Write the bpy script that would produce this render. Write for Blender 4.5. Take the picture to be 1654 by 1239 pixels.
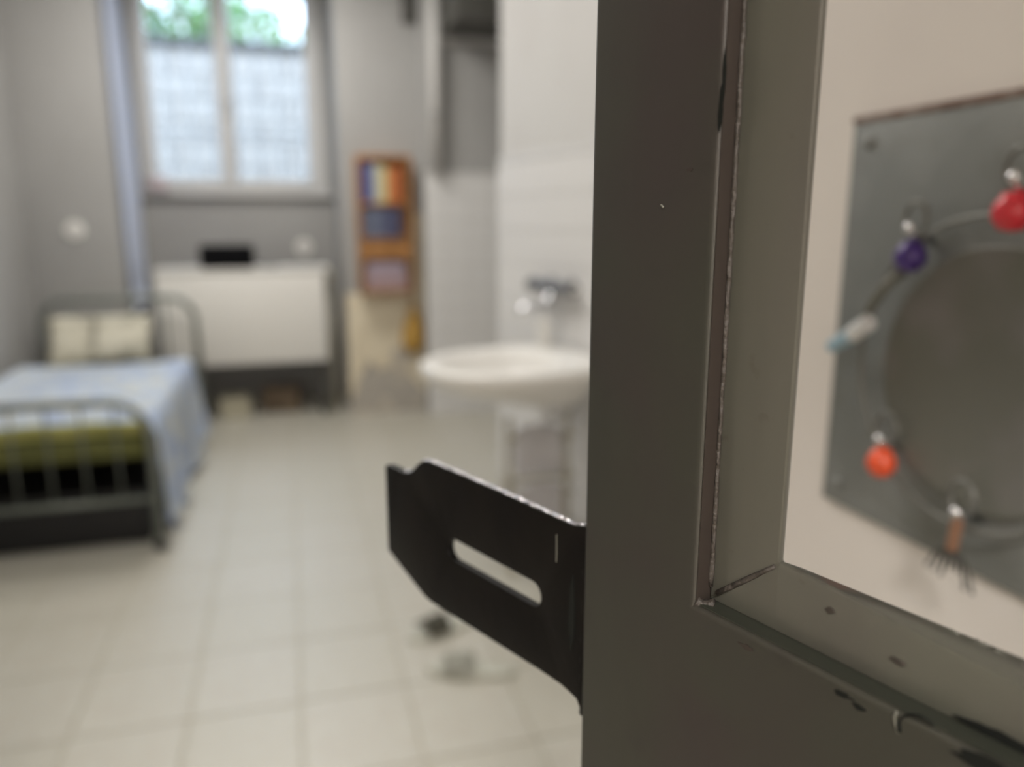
import bpy, bmesh, math, random
from mathutils import Vector, Matrix, noise
random.seed(7)
D = bpy.data
S = bpy.context.scene
for o in list(D.objects): D.objects.remove(o)
C = S.collection
PI = math.pi

# ------------------------------------------------------------------ camera
cam_d = D.cameras.new('camera'); cam = D.objects.new('camera', cam_d); C.objects.link(cam)
cam_d.sensor_width = 36; cam_d.sensor_fit = 'HORIZONTAL'
cam_d.lens = 1243 / 1654 * 36
cam_d.clip_start = .01; cam_d.clip_end = 200
cam.location = (0, 0, 1.4)
cam.rotation_euler = (math.radians(90 - 12), 0, math.radians(-16))
cam_d.dof.use_dof = True
cam_d.dof.focus_distance = .212
cam_d.dof.aperture_fstop = 5.4
S.camera = cam

# ------------------------------------------------------------------ world, exposure
S.view_settings.view_transform = 'Standard'
S.view_settings.look = 'None'
S.view_settings.exposure = 0.0
S.view_settings.gamma = 1
S.view_settings.use_curve_mapping = False
w = D.worlds.new('sky'); S.world = w; w.use_nodes = True
bg = w.node_tree.nodes['Background']
bg.inputs[0].default_value = (.66, .81, 1.0, 1)
bg.inputs[1].default_value = 6.0

def area(name, loc, rot, sx, sy, power, col):
    l = D.lights.new(name, 'AREA'); l.shape = 'RECTANGLE'; l.size = sx; l.size_y = sy
    l.energy = power; l.color = col
    o = D.objects.new(name, l); C.objects.link(o); o.location = loc; o.rotation_euler = rot
    return o
area('unseen_room_light', (-.25, 2.3, 3.15), (0, 0, 0), 1.2, .55, 33, (1, .965, .91))
area('unseen_room_light', (-.25, 4.55, 3.15), (0, 0, 0), 1.2, .55, 45, (1, .965, .91))  # unseen second lamp, added to even out the room light
area('added_corridor_light', (-.45, -1.4, 2.83), (0, 0, 0), .3, 1.0, 150, (1, .955, .90))  # unseen corridor lamp, added to brighten the door jamb

# ------------------------------------------------------------------ materials
def mat(name, col, rough=.6, metal=0, coat=0, spec=.5):
    m = D.materials.new(name); m.use_nodes = True
    b = m.node_tree.nodes['Principled BSDF']
    b.inputs['Base Color'].default_value = (*col, 1)
    b.inputs['Roughness'].default_value = rough
    b.inputs['Metallic'].default_value = metal
    b.inputs['Coat Weight'].default_value = coat; b.inputs['Coat Roughness'].default_value = max(.06, rough)
    b.inputs['Specular IOR Level'].default_value = spec
    return m
def vary(m, col2, scale=4, lo=.4, hi=.6, detail=4, stretch=(1, 1, 1), coords='Object'):
    """blend the base colour towards col2 where a noise is high"""
    nt = m.node_tree; N = nt.nodes; L = nt.links; b = N['Principled BSDF']
    tc = N.new('ShaderNodeTexCoord'); mp = N.new('ShaderNodeMapping'); mp.inputs['Scale'].default_value = stretch
    n = N.new('ShaderNodeTexNoise'); n.inputs['Scale'].default_value = scale; n.inputs['Detail'].default_value = detail
    r = N.new('ShaderNodeMapRange'); r.inputs['From Min'].default_value = lo; r.inputs['From Max'].default_value = hi
    mx = N.new('ShaderNodeMix'); mx.data_type = 'RGBA'
    L.new(tc.outputs[coords], mp.inputs[0]); L.new(mp.outputs[0], n.inputs['Vector'])
    L.new(n.outputs[0], r.inputs[0]); L.new(r.outputs[0], mx.inputs[0])
    src = b.inputs['Base Color'].links[0].from_socket if b.inputs['Base Color'].links else None
    if src: L.new(src, mx.inputs[6])
    else: mx.inputs[6].default_value = b.inputs['Base Color'].default_value
    mx.inputs[7].default_value = (*col2, 1)
    L.new(mx.outputs[2], b.inputs['Base Color'])
    return m
def bump(m, scale=30, strength=.2, dist=.01, stretch=(1, 1, 1), detail=3):
    nt = m.node_tree; N = nt.nodes; L = nt.links; b = N['Principled BSDF']
    tc = N.new('ShaderNodeTexCoord'); mp = N.new('ShaderNodeMapping'); mp.inputs['Scale'].default_value = stretch
    n = N.new('ShaderNodeTexNoise'); n.inputs['Scale'].default_value = scale; n.inputs['Detail'].default_value = detail
    bp = N.new('ShaderNodeBump'); bp.inputs['Strength'].default_value = strength; bp.inputs['Distance'].default_value = dist
    L.new(tc.outputs['Object'], mp.inputs[0]); L.new(mp.outputs[0], n.inputs['Vector'])
    L.new(n.outputs[0], bp.inputs['Height']); L.new(bp.outputs[0], b.inputs['Normal'])
    return m
M = {}
M['wall_grey'] = bump(vary(mat('wall_grey', (.325, .32, .312), .8), (.355, .35, .342), 1.2), 60, .1, .003)
M['wall_white'] = bump(vary(mat('wall_white', (.55, .54, .525), .7), (.525, .51, .495), 1.5), 60, .1, .003)
M['jamb'] = bump(vary(mat('jamb_paint', (.81, .765, .72), .75), (.78, .73, .69), 3), 80, .1, .001)
M['ceiling'] = bump(mat('ceiling_paint', (.72, .71, .68), .85), 40, .1, .003)
M['tile_white'] = mat('glazed_white_tile', (.70, .69, .68), .2)
M['grout_white'] = vary(mat('grout_white', (.55, .53, .50), .8), (.44, .42, .39), 8)
M['floor_tile'] = vary(mat('floor_tile', (.455, .437, .375), .46, coat=1), (.44, .42, .355), 7, coords='Generated')
M['floor_tile_b'] = vary(mat('floor_tile_pale', (.465, .45, .39), .46, coat=1), (.445, .42, .36), 6, coords='Generated')
M['floor_grout'] = mat('floor_grout', (.40, .37, .29), .7)
M['pvc'] = mat('white_plastic_frame', (.60, .60, .60), .35)
M['sill'] = mat('white_sill', (.62, .61, .60), .4)
M['box_white'] = mat('white_lacquer', (.74, .725, .69), .4)
M['black'] = mat('matt_black', (.006, .006, .007), .6)
M['dark'] = mat('dark_grey', (.07, .068, .06), .6)
M['bed_metal'] = mat('grey_green_tube', (.15, .165, .145), .4, .2)
M['head_metal'] = mat('pale_grey_tube', (.20, .215, .195), .4, .2)
M['wood'] = bump(vary(mat('orange_wood', (.42, .20, .065), .5), (.30, .13, .035), 6, stretch=(6, 6, .6)), 30, .1, .002)
M['plaster'] = bump(vary(vary(mat('bare_cream_plaster', (.72, .64, .49), .9), (.62, .54, .40), 9, .45, .7), (.42, .38, .33), 3.2, .58, .68), 40, .5, .01)
M['plaster_grey'] = bump(vary(mat('damp_grey_plaster', (.40, .37, .33), .9), (.55, .50, .42), 11, .5, .65), 40, .5, .01)
M['mustard'] = bump(mat('mustard_cloth', (.44, .26, .06), .9), 60, .3, .004)
M['ceramic'] = mat('white_ceramic', (.78, .765, .735), .28)
M['chrome'] = mat('chrome', (.75, .76, .78), .12, 1)
M['steel_grey'] = mat('grey_chrome', (.16, .16, .165), .3, .8)
M['cream_metal'] = mat('cream_painted_metal', (.44, .41, .31), .45)
M['towel'] = bump(mat('white_terry', (.92, .90, .91), .95), 200, .4, .003)
M['olive'] = bump(vary(mat('olive_cloth', (.125, .13, .035), .9), (.085, .09, .025), 5), 90, .3, .003)
M['olive_light'] = bump(vary(mat('yellow_olive_cloth', (.38, .37, .13), .9), (.27, .27, .08), 8), 90, .3, .003)
M['pillow'] = bump(vary(mat('cream_pillow', (.58, .55, .45), .9), (.38, .36, .29), 7, .5, .6), 60, .3, .005)
M['fabric_pink'] = vary(mat('faded_pink_cloth', (.42, .34, .36), .9), (.55, .5, .5), 20)
M['speaker'] = bump(mat('black_speaker_cloth', (.004, .004, .005), .9, spec=.1), 300, .4, .002)
M['slipper'] = vary(mat('pale_slipper', (.50, .50, .44), .6), (.42, .42, .36), 20)
M['slipper_dark'] = mat('dark_strap', (.10, .095, .07), .7)
M['foliage'] = bump(vary(mat('green_leaves', (.10, .24, .07), .7), (.24, .42, .16), 3), 5, .5, .05)
M['stone'] = vary(mat('pale_stone', (.33, .295, .26), .9), (.31, .285, .255), 3)
M['gravel'] = vary(mat('pale_gravel', (.52, .50, .47), .9), (.46, .45, .42), 9)
M['bars'] = mat('pale_painted_bar', (.45, .47, .50), .5)
M['diffuser'] = mat('lamp_diffuser', (.9, .9, .85), .5)
b = M['diffuser'].node_tree.nodes['Principled BSDF']; b.inputs['Emission Color'].default_value = (1, .95, .86, 1); b.inputs['Emission Strength'].default_value = 1.5
# glass
g = D.materials.new('window_glass'); g.use_nodes = True; nt = g.node_tree; nt.nodes.clear()
out = nt.nodes.new('ShaderNodeOutputMaterial'); tr = nt.nodes.new('ShaderNodeBsdfTransparent'); gl = nt.nodes.new('ShaderNodeBsdfGlossy')
gl.inputs['Roughness'].default_value = .12; tr.inputs[0].default_value = (.93, .95, .97, 1)
mx = nt.nodes.new('ShaderNodeMixShader'); fr = nt.nodes.new('ShaderNodeFresnel'); fr.inputs[0].default_value = 1.12
nt.links.new(fr.outputs[0], mx.inputs[0]); nt.links.new(tr.outputs[0], mx.inputs[1]); nt.links.new(gl.outputs[0], mx.inputs[2]); nt.links.new(mx.outputs[0], out.inputs[0])
M['glass'] = g
# blue swirling bed cover
m = mat('blue_white_print', (.40, .52, .80), .9); nt = m.node_tree; N = nt.nodes; L = nt.links
tc = N.new('ShaderNodeTexCoord')
n1 = N.new('ShaderNodeTexNoise'); n1.inputs['Scale'].default_value = 5.5; n1.inputs['Detail'].default_value = 2; n1.inputs['Distortion'].default_value = 1.6
r1 = N.new('ShaderNodeValToRGB'); e = r1.color_ramp.elements
e[0].position = .36; e[0].color = (.60, .70, .92, 1); e[1].position = .66; e[1].color = (.85, .87, .84, 1)
k = e.new(.46); k.color = (.74, .83, .96, 1); k = e.new(.55); k.color = (.82, .87, .92, 1)
L.new(tc.outputs['Object'], n1.inputs['Vector']); L.new(n1.outputs[0], r1.inputs[0]); L.new(r1.outputs[0], N['Principled BSDF'].inputs['Base Color'])
M['cover'] = bump(m, 12, .5, .02)
# foreground steel paint
M['door_paint'] = bump(vary(vary(mat('olive_grey_gloss_paint', (.021, .0215, .016), .36, coat=.12), (.0205, .017, .0155), 14, .45, .65),
                            (.017, .016, .013), 60, .60, .74, stretch=(1, 1, 1)), 26, .12, .004, stretch=(1, 1, .25))
M['lip_paint'] = bump(vary(vary(mat('grey_green_gloss_paint', (.066, .066, .053), .30, coat=.25), (.056, .051, .045), 16, .4, .65, stretch=(1, 1, .15)),
                           (.05, .045, .036), 130, .66, .74), 70, .25, .002, stretch=(1, 1, .2))
M['weld'] = bump(mat('painted_weld', (.036, .030, .025), .6), 300, .6, .003)
M['hasp'] = bump(vary(mat('black_gloss_enamel', (.0022, .002, .002), .36, spec=.13), (.004, .0035, .003), 30), 90, .08, .002)
M['glint_steel'] = bump(mat('bright_glint_edge', (.62, .63, .68), .22, 1), 350, .9, .006)
M['chip'] = mat('chipped_black', (.006, .007, .006), .85, spec=.15)
M['flake'] = mat('lifted_paint_flake', (.12, .12, .10), .4)
M['brown_chip_shade'] = mat('undercoat_and_groove_shade', (.022, .016, .0125), .6)  # brown of the paint chips and of the shade painted in the groove
M['plate'] = bump(vary(vary(mat('brushed_grey_steel', (.22, .23, .22), .42, .3), (.28, .29, .28), 9, .45, .65), (.14, .135, .11), 5, .5, .7), 50, .2, .002)
M['disc'] = bump(vary(vary(mat('worn_olive_steel', (.155, .155, .13), .45, .2), (.19, .18, .17), 10, .45, .6), (.13, .135, .11), 6, .5, .66), 50, .2, .002)
M['ledge_shade_green'] = mat('ledge_shade_paint', (.020, .022, .016), .5)
M['rust'] = vary(mat('rust_edge', (.17, .10, .075), .8), (.30, .24, .21), 60)
M['wire'] = mat('steel_wire', (.20, .20, .185), .5, .6)
M['red'] = mat('red_plastic', (.62, .035, .05), .3)
M['orange'] = mat('orange_red_plastic', (.78, .10, .035), .3)
M['purple'] = mat('purple_plastic', (.055, .025, .18), .3)
M['white_tag'] = mat('white_plastic', (.75, .77, .78), .3)
M['blue_tag'] = mat('pale_blue_plastic', (.32, .50, .62), .3)
M['copper'] = mat('copper_brown', (.36, .20, .13), .4, .5)

# ------------------------------------------------------------------ geometry helpers
def link(name, bm, m, parent=None, smooth=False, loc=None):
    me = D.meshes.new(name); bmesh.ops.recalc_face_normals(bm, faces=bm.faces); bm.to_mesh(me); bm.free()
    me.materials.append(M[m] if isinstance(m, str) else m)
    if smooth:
        for p in me.polygons: p.use_smooth = True
        if smooth == 'auto':
            bm2 = bmesh.new(); bm2.from_mesh(me)
            for ed in bm2.edges:
                if len(ed.link_faces) == 2 and ed.calc_face_angle(0) > .6: ed.smooth = False
            bm2.to_mesh(me); bm2.free()
    o = D.objects.new(name, me); C.objects.link(o)
    if loc: o.location = loc
    if parent: o.parent = parent
    return o
def bx(bm, x0, x1, y0, y1, z0, z1, bev=0, seg=2):
    t = bmesh.new(); bmesh.ops.create_cube(t, size=1)
    for v in t.verts:
        v.co = Vector(((x0 + x1) / 2 + v.co.x * (x1 - x0), (y0 + y1) / 2 + v.co.y * (y1 - y0), (z0 + z1) / 2 + v.co.z * (z1 - z0)))
    if bev: bmesh.ops.bevel(t, geom=t.edges[:], offset=bev, segments=seg, affect='EDGES', profile=.6)
    merge(bm, t)
    return bm
def merge(bm, t, mx=None):
    if mx: t.transform(mx)
    me = D.meshes.new('tmp'); t.to_mesh(me); t.free(); bm.from_mesh(me); D.meshes.remove(me)
def box(name, x0, x1, y0, y1, z0, z1, m, parent=None, bev=0, seg=2):
    return link(name, bx(bmesh.new(), x0, x1, y0, y1, z0, z1, bev, seg), m, parent, 'auto' if bev else False)
def tube(bm, pts, r, n=10, closed=False, flat=None):
    pts = [Vector(p) for p in pts]; N_ = len(pts); rings = []
    up = Vector((0, 0, 1))
    prev = None
    for i, p in enumerate(pts):
        a = pts[(i - 1) % N_] if (closed or i > 0) else p; c = pts[(i + 1) % N_] if (closed or i < N_ - 1) else p
        t = (c - a).normalized()
        if prev is None:
            ref = up if abs(t.z) < .9 else Vector((1, 0, 0)); u = t.cross(ref).normalized()
        else: u = (prev - t * prev.dot(t)).normalized()
        prev = u; v = t.cross(u)
        rr = r[i] if isinstance(r, (list, tuple)) else r
        rings.append([bm.verts.new(p + (u * math.cos(2 * PI * k / n) + v * math.sin(2 * PI * k / n)) * rr) for k in range(n)])
    for i in range(N_ - (0 if closed else 1)):
        A, B = rings[i], rings[(i + 1) % N_]
        for k in range(n): bm.faces.new((A[k], A[(k + 1) % n], B[(k + 1) % n], B[k]))
    if not closed:
        bm.faces.new(rings[0]); bm.faces.new(rings[-1])
    return bm
def lathe(bm, prof, c=(0, 0, 0), n=24, sx=1, sy=1):
    c = Vector(c); rings = []
    for r, z in prof:
        rings.append([bm.verts.new(c + Vector((r * math.cos(2 * PI * k / n) * sx, r * math.sin(2 * PI * k / n) * sy, z))) for k in range(n)] if r > 1e-6 else [bm.verts.new(c + Vector((0, 0, z)))])
    for A, B in zip(rings, rings[1:]):
        for k in range(n):
            if len(A) == 1 and len(B) == 1: continue
            if len(A) == 1: bm.faces.new((A[0], B[(k + 1) % n], B[k]))
            elif len(B) == 1: bm.faces.new((A[k], A[(k + 1) % n], B[0]))
            else: bm.faces.new((A[k], A[(k + 1) % n], B[(k + 1) % n], B[k]))
    if len(rings[0]) > 1: bm.faces.new(rings[0])
    if len(rings[-1]) > 1: bm.faces.new(rings[-1])
    return bm
def prism(pts, depth, holes=(), bev=0):
    """polygon in (a, z) extruded along b; returns bm with x=a, y=b from 0 to depth, z=z"""
    bm = bmesh.new()
    loops = [pts] + list(holes); edges = []
    for lp in loops:
        vs = [bm.verts.new((p[0], 0, p[1])) for p in lp]
        for i in range(len(vs)): edges.append(bm.edges.new((vs[i], vs[(i + 1) % len(vs)])))
    bmesh.ops.triangle_fill(bm, edges=edges, use_beauty=True, use_dissolve=False)
    ret = bmesh.ops.extrude_face_region(bm, geom=bm.faces[:])
    for v in ret['geom']:
        if isinstance(v, bmesh.types.BMVert): v.co.y += depth
    bmesh.ops.recalc_face_normals(bm, faces=bm.faces)
    if bev:
        es = [e for e in bm.edges if len(e.link_faces) == 2 and e.calc_face_angle(0) > 1.2 and abs(e.verts[0].co.y - e.verts[1].co.y) < 1e-6]
        bmesh.ops.bevel(bm, geom=es, offset=bev, segments=3, affect='EDGES', profile=.5)
    return bm
def empty(name, loc=(0, 0, 0), rz=0):
    o = D.objects.new(name, None); C.objects.link(o); o.location = loc; o.rotation_euler.z = rz; o.empty_display_size = .1
    return o
def tag(o, label, cat, group=None):
    o['label'] = label; o['category'] = cat
    if group: o['group'] = group
    return o
def struct(o): o['kind'] = 'structure'; return o
def copy_tree(o, parent=None):
    c = o.copy(); C.objects.link(c); c.parent = parent
    for ch in [x for x in list(D.objects) if x.parent == o]: copy_tree(ch, c)
    return c
def blob(n=10, r=1, jag=.35, seed=0):
    rnd = random.Random(seed)
    return [(math.cos(2 * PI * k / n) * r * (1 + rnd.uniform(-jag, jag)), math.sin(2 * PI * k / n) * r * (1 + rnd.uniform(-jag, jag))) for k in range(n)]

# ------------------------------------------------------------------ the room
XL, XR, YF, YB, YN, ZC = -1.58, 1.12, 5.60, 6.35, .78, 3.2
BX0, BX1 = -1.04, .37
YC = 4.08         # the right wall ends here, the alcove opens
AX, AY = .93, 5.45  # tiled pier
fl = struct(box('floor', XL - .1, 2.0, -3.2, YB + .1, -.12, -.004, 'floor_grout'))
# floor tiles, each a piece of the floor
TX, TY = .31, .355
def tile_mesh(name, sx, sy, sz, bev, m, n=1):
    bm = bx(bmesh.new(), -sx / 2, sx / 2, -sy / 2, sy / 2, 0, sz, bev, 1)
    me = D.meshes.new(name); bm.to_mesh(me); bm.free(); me.materials.append(M[m]); return me
tms = [tile_mesh('floor_tile', TX - .005, TY - .005, .007, .0012, 'floor_tile'), tile_mesh('floor_tile', TX - .005, TY - .005, .007, .0012, 'floor_tile_b')]
ix0 = math.floor((XL + .04) / TX); 
rt = random.Random(3)
for i in range(ix0, 7):
    for j in range(-3, 12):
        x = -.04 + TX * (i + .5); y = 2.135 + TY * (j + .5)
        if x - TX / 2 < XL - .02 or x + TX / 2 > 1.99 or y + TY / 2 > YB + .02 or y - TY / 2 < YN - .12: continue
        if y > YF and (x + TX / 2 < BX0 or x - TX / 2 > BX1): continue
        if x - TX / 2 > 1.0 + max(0, 3.69 - y) * .2126 + .1 and y < 3.6: continue
        o = D.objects.new('floor_tile', rt.choice(tms)); C.objects.link(o); o.parent = fl
        o.location = (x, y, -.0065 + rt.uniform(-.0004, .0004)); o.rotation_euler = (rt.uniform(-.0012, .0012), rt.uniform(-.0012, .0012), 0)
struct(box('ceiling', XL - .1, 2.0, YN - .02, YB + .1, ZC, ZC + .1, 'ceiling'))
struct(box('wall_left', XL - .1, XL, YN - .1, YF + .1, -.1, ZC + .02, 'wall_grey'))
# back wall: two piers either side of the bay, bay sides and bay back with the window hole
struct(box('wall_back_left', XL - .1, BX0, YF, YB + .12, -.1, ZC + .02, 'wall_grey', bev=.012))
wr = struct(box('wall_back_right', BX1, 2.0, YF, YB + .12, -.1, ZC + .02, 'wall_grey', bev=.012))
WX0, WX1, WZ0, WZ1 = -.99, .325, 1.60, 3.10
bm = bmesh.new()
bx(bm, BX0 - .05, WX0, YB, YB + .25, -.1, ZC); bx(bm, WX1, BX1 + .05, YB, YB + .25, -.1, ZC)
bx(bm, WX0, WX1, YB, YB + .25, -.1, WZ0); bx(bm, WX0, WX1, YB, YB + .25, WZ1, ZC)
struct(link('wall_back', bm, 'wall_grey'))
# right wall with tiles; alcove; tiled pier
ww = struct(box('wall_right', 0, 1.3, -3.0, 0, -.1, ZC + .02, 'wall_white', bev=.008))
RA = math.radians(12); ww.location = (1.0, 3.69, 0); ww.rotation_euler.z = RA
def on_wall(u, d=0, z=0):   # u metres along the right wall from its far corner, d out from it
    return Vector((1.0 + math.sin(RA) * u - math.cos(RA) * d, 3.69 - math.cos(RA) * u - math.sin(RA) * d, z))
struct(box('wall_alcove', 1.9, 2.0, 3.6, YF + .1, -.1, ZC + .02, 'wall_grey'))
pier = struct(box('wall_pier', AX, 1.92, AY, YF + .02, -.1, ZC + .02, 'wall_grey', bev=.01))
wtm = tile_mesh('wall_tile', .1525, .1525, .010, .002, 'tile_white')
def wall_tiles(parent, base, ua, n, cols, rows, rot, seed):
    rnd = random.Random(seed)
    for i in range(cols):
        for j in range(rows):
            o = D.objects.new('wall_tile', wtm); C.objects.link(o); o.parent = parent
            o.location = Vector(base) + Vector(ua) * (.155 * (i + .5)) - Vector((0, 0, .155 * (j + .5)))
            o.rotation_euler = (rot[0] + rnd.uniform(-.003, .003), rot[1] + rnd.uniform(-.003, .003), rot[2])
            # slightly uneven
box('tile_bed', -.006, .002, -2.95, -.001, 0, 1.665, 'grout_white', ww)
wall_tiles(ww, (-.004, 0, 1.665), (0, -1, 0), None, 19, 10, (0, -PI / 2, 0), 1)
box('tile_bed', AX, 1.9, AY - .006, AY + .002, 0, 1.705, 'grout_white', pier)
wall_tiles(pier, (AX, AY - .004, 1.705), (1, 0, 0), None, 6, 11, (PI / 2, 0, 0), 2)
box('tile_capping', -.018, -.004, -2.95, -.002, 1.665, 1.683, 'tile_white', ww, .004)
box('tile_capping', AX, 1.9, AY - .022, AY - .004, 1.705, 1.723, 'tile_white', pier, .004)
# crumbling plaster low on the right part of the back wall
pl = [(.375, .10), (.375, .885), (.80, .885), (.80, 1.20), (.825, 1.40), (.86, 1.46), (.93, 1.44), (.93, .14), (.86, .22), (.80, .30), (.76, .27), (.70, .36), (.60, .32), (.52, .40), (.46, .30), (.42, .18)]
bm = prism(pl, .014, bev=.002); bm.transform(Matrix.Translation((0, YF - .014, 0))); link('plaster_patch', bm, 'plaster', wr)
pl2 = [(.372, .0), (.372, .30), (.46, .42), (.56, .45), (.68, .44), (.78, .36), (.86, .30), (.925, .24), (.925, 0)]
bm = prism(pl2, .006, bev=.001); bm.transform(Matrix.Translation((0, YF - .006, 0))); link('damp_plaster', bm, 'plaster_grey', wr)
# the thick front wall, with the doorway the camera stands in
struct(box('wall_front_right', .50, 2.0, -.62, YN, -.1, ZC + .02, 'jamb', bev=.012))
struct(box('wall_front_left', XL - .1, -.62, -.62, YN, -.1, ZC + .02, 'jamb', bev=.012))
struct(box('wall_front_top', -.62, .50, -.62, YN, 2.15, ZC + .02, 'jamb'))
# corridor behind the camera
struct(box('wall_corridor', -3.4, 2.6, -2.55, -2.45, -.1, 3.0, 'jamb'))
struct(box('ceiling_corridor', -3.4, 2.6, -2.5, -.6, 2.9, 3.0, 'ceiling'))
struct(box('wall_corridor_left', -3.5, -3.4, -2.5, -.6, -.1, 3.0, 'jamb'))
struct(box('wall_corridor_right', 2.0, 2.1, -2.5, -.6, -.1, 3.0, 'jamb'))
struct(box('floor_corridor', -3.4, XL - .1, -2.5, -.6, -.12, -.004, 'floor_grout'))
struct(box('wall_corridor_front', -3.4, XL - .1, -.65, -.6, -.1, 3.0, 'jamb'))
# ceiling box, duct and pipe over the pier
o = struct(box('trim_1', AX + .13, 1.9, 4.95, AY + .02, 2.60, ZC, 'dark', bev=.01)); o['label'] = 'dark grey boxed-in duct under the ceiling'
box('lower_edge', AX + .13, 1.9, 5.41, AY - .004, 2.56, 2.60, 'wall_white', o)

# ------------------------------------------------------------------ window
win = struct(empty('window_1', (0, 0, 0)))
F0, F1 = YB - .05, YB + .03
bm = bmesh.new()
for a in ((WX0, WX0 + .055, WZ0, WZ1), (WX1 - .075, WX1, WZ0, WZ1), (WX0 + .055, WX1 - .075, WZ0, WZ0 + .04), (WX0 + .055, WX1 - .075, WZ1 - .06, WZ1)):
    bx(bm, a[0], a[1], F0, F1, a[2], a[3], .006)
link('window_frame', bm, 'pvc', win, 'auto')
def sash(x0, x1):
    z0, z1 = WZ0 + .04, WZ1 - .06; t = .055; bm = bmesh.new()
    bx(bm, x0, x0 + t, F0 - .02, F1 - .02, z0, z1, .008); bx(bm, x1 - t, x1, F0 - .02, F1 - .02, z0, z1, .008)
    bx(bm, x0 + t, x1 - t, F0 - .02, F1 - .02, z0, z0 + t, .006); bx(bm, x0 + t, x1 - t, F0 - .02, F1 - .02, z1 - t, z1, .006)
    s = link('sash', bm, 'pvc', win, 'auto')
    box('pane', x0 + t - .005, x1 - t + .005, YB - .02, YB - .014, z0 + t - .005, z1 - t + .005, 'glass', s)
    return s
sash(-.935, -.385); s2 = sash(-.385, .250)
bm = tube(bmesh.new(), [(-.37, F0 - .02, 2.28), (-.37, F0 - .06, 2.28), (-.37, F0 - .065, 2.18)], .009, 10); link('window_handle', bm, 'pvc', s2, True)
struct(box('trim_2', BX0 + .005, BX1 - .01, YB - .075, YB + .01, 1.572, 1.598, 'sill', bev=.012))
# outside: bars, pale ground, stone wall, foliage
gr = tag(empty('window_grille', (0, YB + .42, 1.5)), 'pale painted security bars outside the window', 'grille')
gm = None
for k in range(9):
    x = -1.0 + k * .165
    if gm is None:
        o = link('bar', tube(bmesh.new(), [(0, 0, 0), (0, 0, 2.0)], .006, 6), 'bars', gr, True); gm = o
    else: o = gm.copy(); C.objects.link(o)
    o.location = (x, 0, .12)
for z in (.55, 1.25): box('crossbar', -1.06, .38, -.004, .004, z, z + .02, 'bars', gr)
for x in (-1.08, .39): box('post', x - .015, x + .015, -.015, .015, 0, 2.15, 'bars', gr)
struct(box('ground_outside', -9, 9, YB + .25, 30, 1.40, 1.50, 'gravel'))
gw = struct(empty('wall_garden', (0, 9.6, 1.5)))
box('wall_core', -6, 6, .04, .3, 0, 1.76, 'stone', gw)
rs = random.Random(5); sm = [link('stone', bx(bmesh.new(), -.292, .292, -.02, .04, 0, .238, .008, 1), 'stone', gw, 'auto')]
first = True
for r in range(7):
    for c in range(9):
        if first: o = sm[0]; first = False
        else: o = sm[0].copy(); C.objects.link(o)
        o.location = (-2.6 + c * .6 + (r % 2) * .3, rs.uniform(-.006, .006), r * .245); o.scale = (rs.uniform(1.0, 1.012), 1, 1)
struct(box('wall_garden_coping', -6, 6, 9.5, 9.95, 3.262, 3.33, 'dark', bev=.02))
def bush(x, y, z, r, seed, label):
    rnd = random.Random(seed); bm = bmesh.new()
    for k in range(1500):
        v = Vector((rnd.gauss(0, 1), rnd.gauss(0, 1), rnd.gauss(0, 1))).normalized() * r * rnd.uniform(.55, .95); v.z *= .8
        q = Matrix.Rotation(rnd.uniform(0, 6.28), 4, 'Z') @ Matrix.Rotation(rnd.uniform(-1.3, 1.3), 4, 'X')
        s = rnd.uniform(.05, .09)
        vs = [bm.verts.new(v + q @ Vector(p) * s) for p in ((0, -1, 0), (.5, 0, .12), (0, 1, 0), (-.5, 0, .12))]
        bm.faces.new(vs)
    t = tag(empty('garden_bush', (x, y, z - r * .8)), label, 'bush', 'bushes above the garden wall')
    f = link('foliage', bm, 'foliage', t, loc=(0, 0, r * .8)); f['kind'] = 'stuff'
    bm = bmesh.new()
    for k in range(4):
        a = k * 1.6; tube(bm, [(0, 0, -.05), (.1 * math.cos(a), .1 * math.sin(a), r * .4), (.4 * r * math.cos(a), .4 * r * math.sin(a), r)], [.03, .02, .008], 6)
    link('stem', bm, 'wood', t, True)
for i, (x, y, r, lb) in enumerate(((-2.75, 10.8, .72, 'green bush above the garden wall, behind the left wall pier'), (-1.15, 10.8, .80, 'leafy green bush showing at the top of the left window pane'),
                                   (-.48, 12.7, .88, 'green bush set back behind the garden wall, seen at the top of the right pane'), (.86, 11.0, .60, 'green bush at the upper right corner of the right pane'),
                                   (2.4, 10.9, .70, 'green bush above the garden wall, hidden right of the window'))):
    bush(x, y, 3.215 + r * .78, r, i + 3, lb)
struct(box('ground_terrace', -9, 9, 9.9, 30, 3.10, 3.22, 'gravel'))

# ------------------------------------------------------------------ wall fittings
def round_socket(x, y, z, label, r=.045, rz=0, nm='wall_socket'):
    t = tag(empty(nm, (x, y, z), rz), label, 'socket' if nm == 'wall_socket' else 'switch')
    R_ = Matrix.Rotation(PI / 2, 4, 'X')
    bm = lathe(bmesh.new(), [(0, 0), (r, 0), (r, .008), (r * .9, .013), (r * .5, .013), (r * .46, .004), (0, .004)], n=28); bm.transform(R_)
    link('cover_plate', bm, 'box_white', t, 'auto')
    bm = lathe(bmesh.new(), [(0, .002), (r * .42, .002), (r * .42, .011), (r * .3, .016), (0, .016)], n=20); bm.transform(R_)
    link('knob' if nm != 'wall_socket' else 'insert', bm, 'sill', t, 'auto')
round_socket(-1.305, YF, 1.335, 'round white switch on the grey wall above the bed', .058, nm='light_switch')
round_socket(.12, YB, 1.19, 'small round white socket on the bay wall above the white cabinet', .062)
t = tag(empty('wall_hook_plate', (XL, 4.93, 1.55), PI / 2), 'small dark fitting on the left wall at the edge of view', 'fitting')
box('plate', -.05, .05, -.012, 0, -.1, .1, 'dark', t, .003)
box('peg', -.015, .015, -.04, -.012, -.02, .02, 'black', t, .004)
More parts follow.
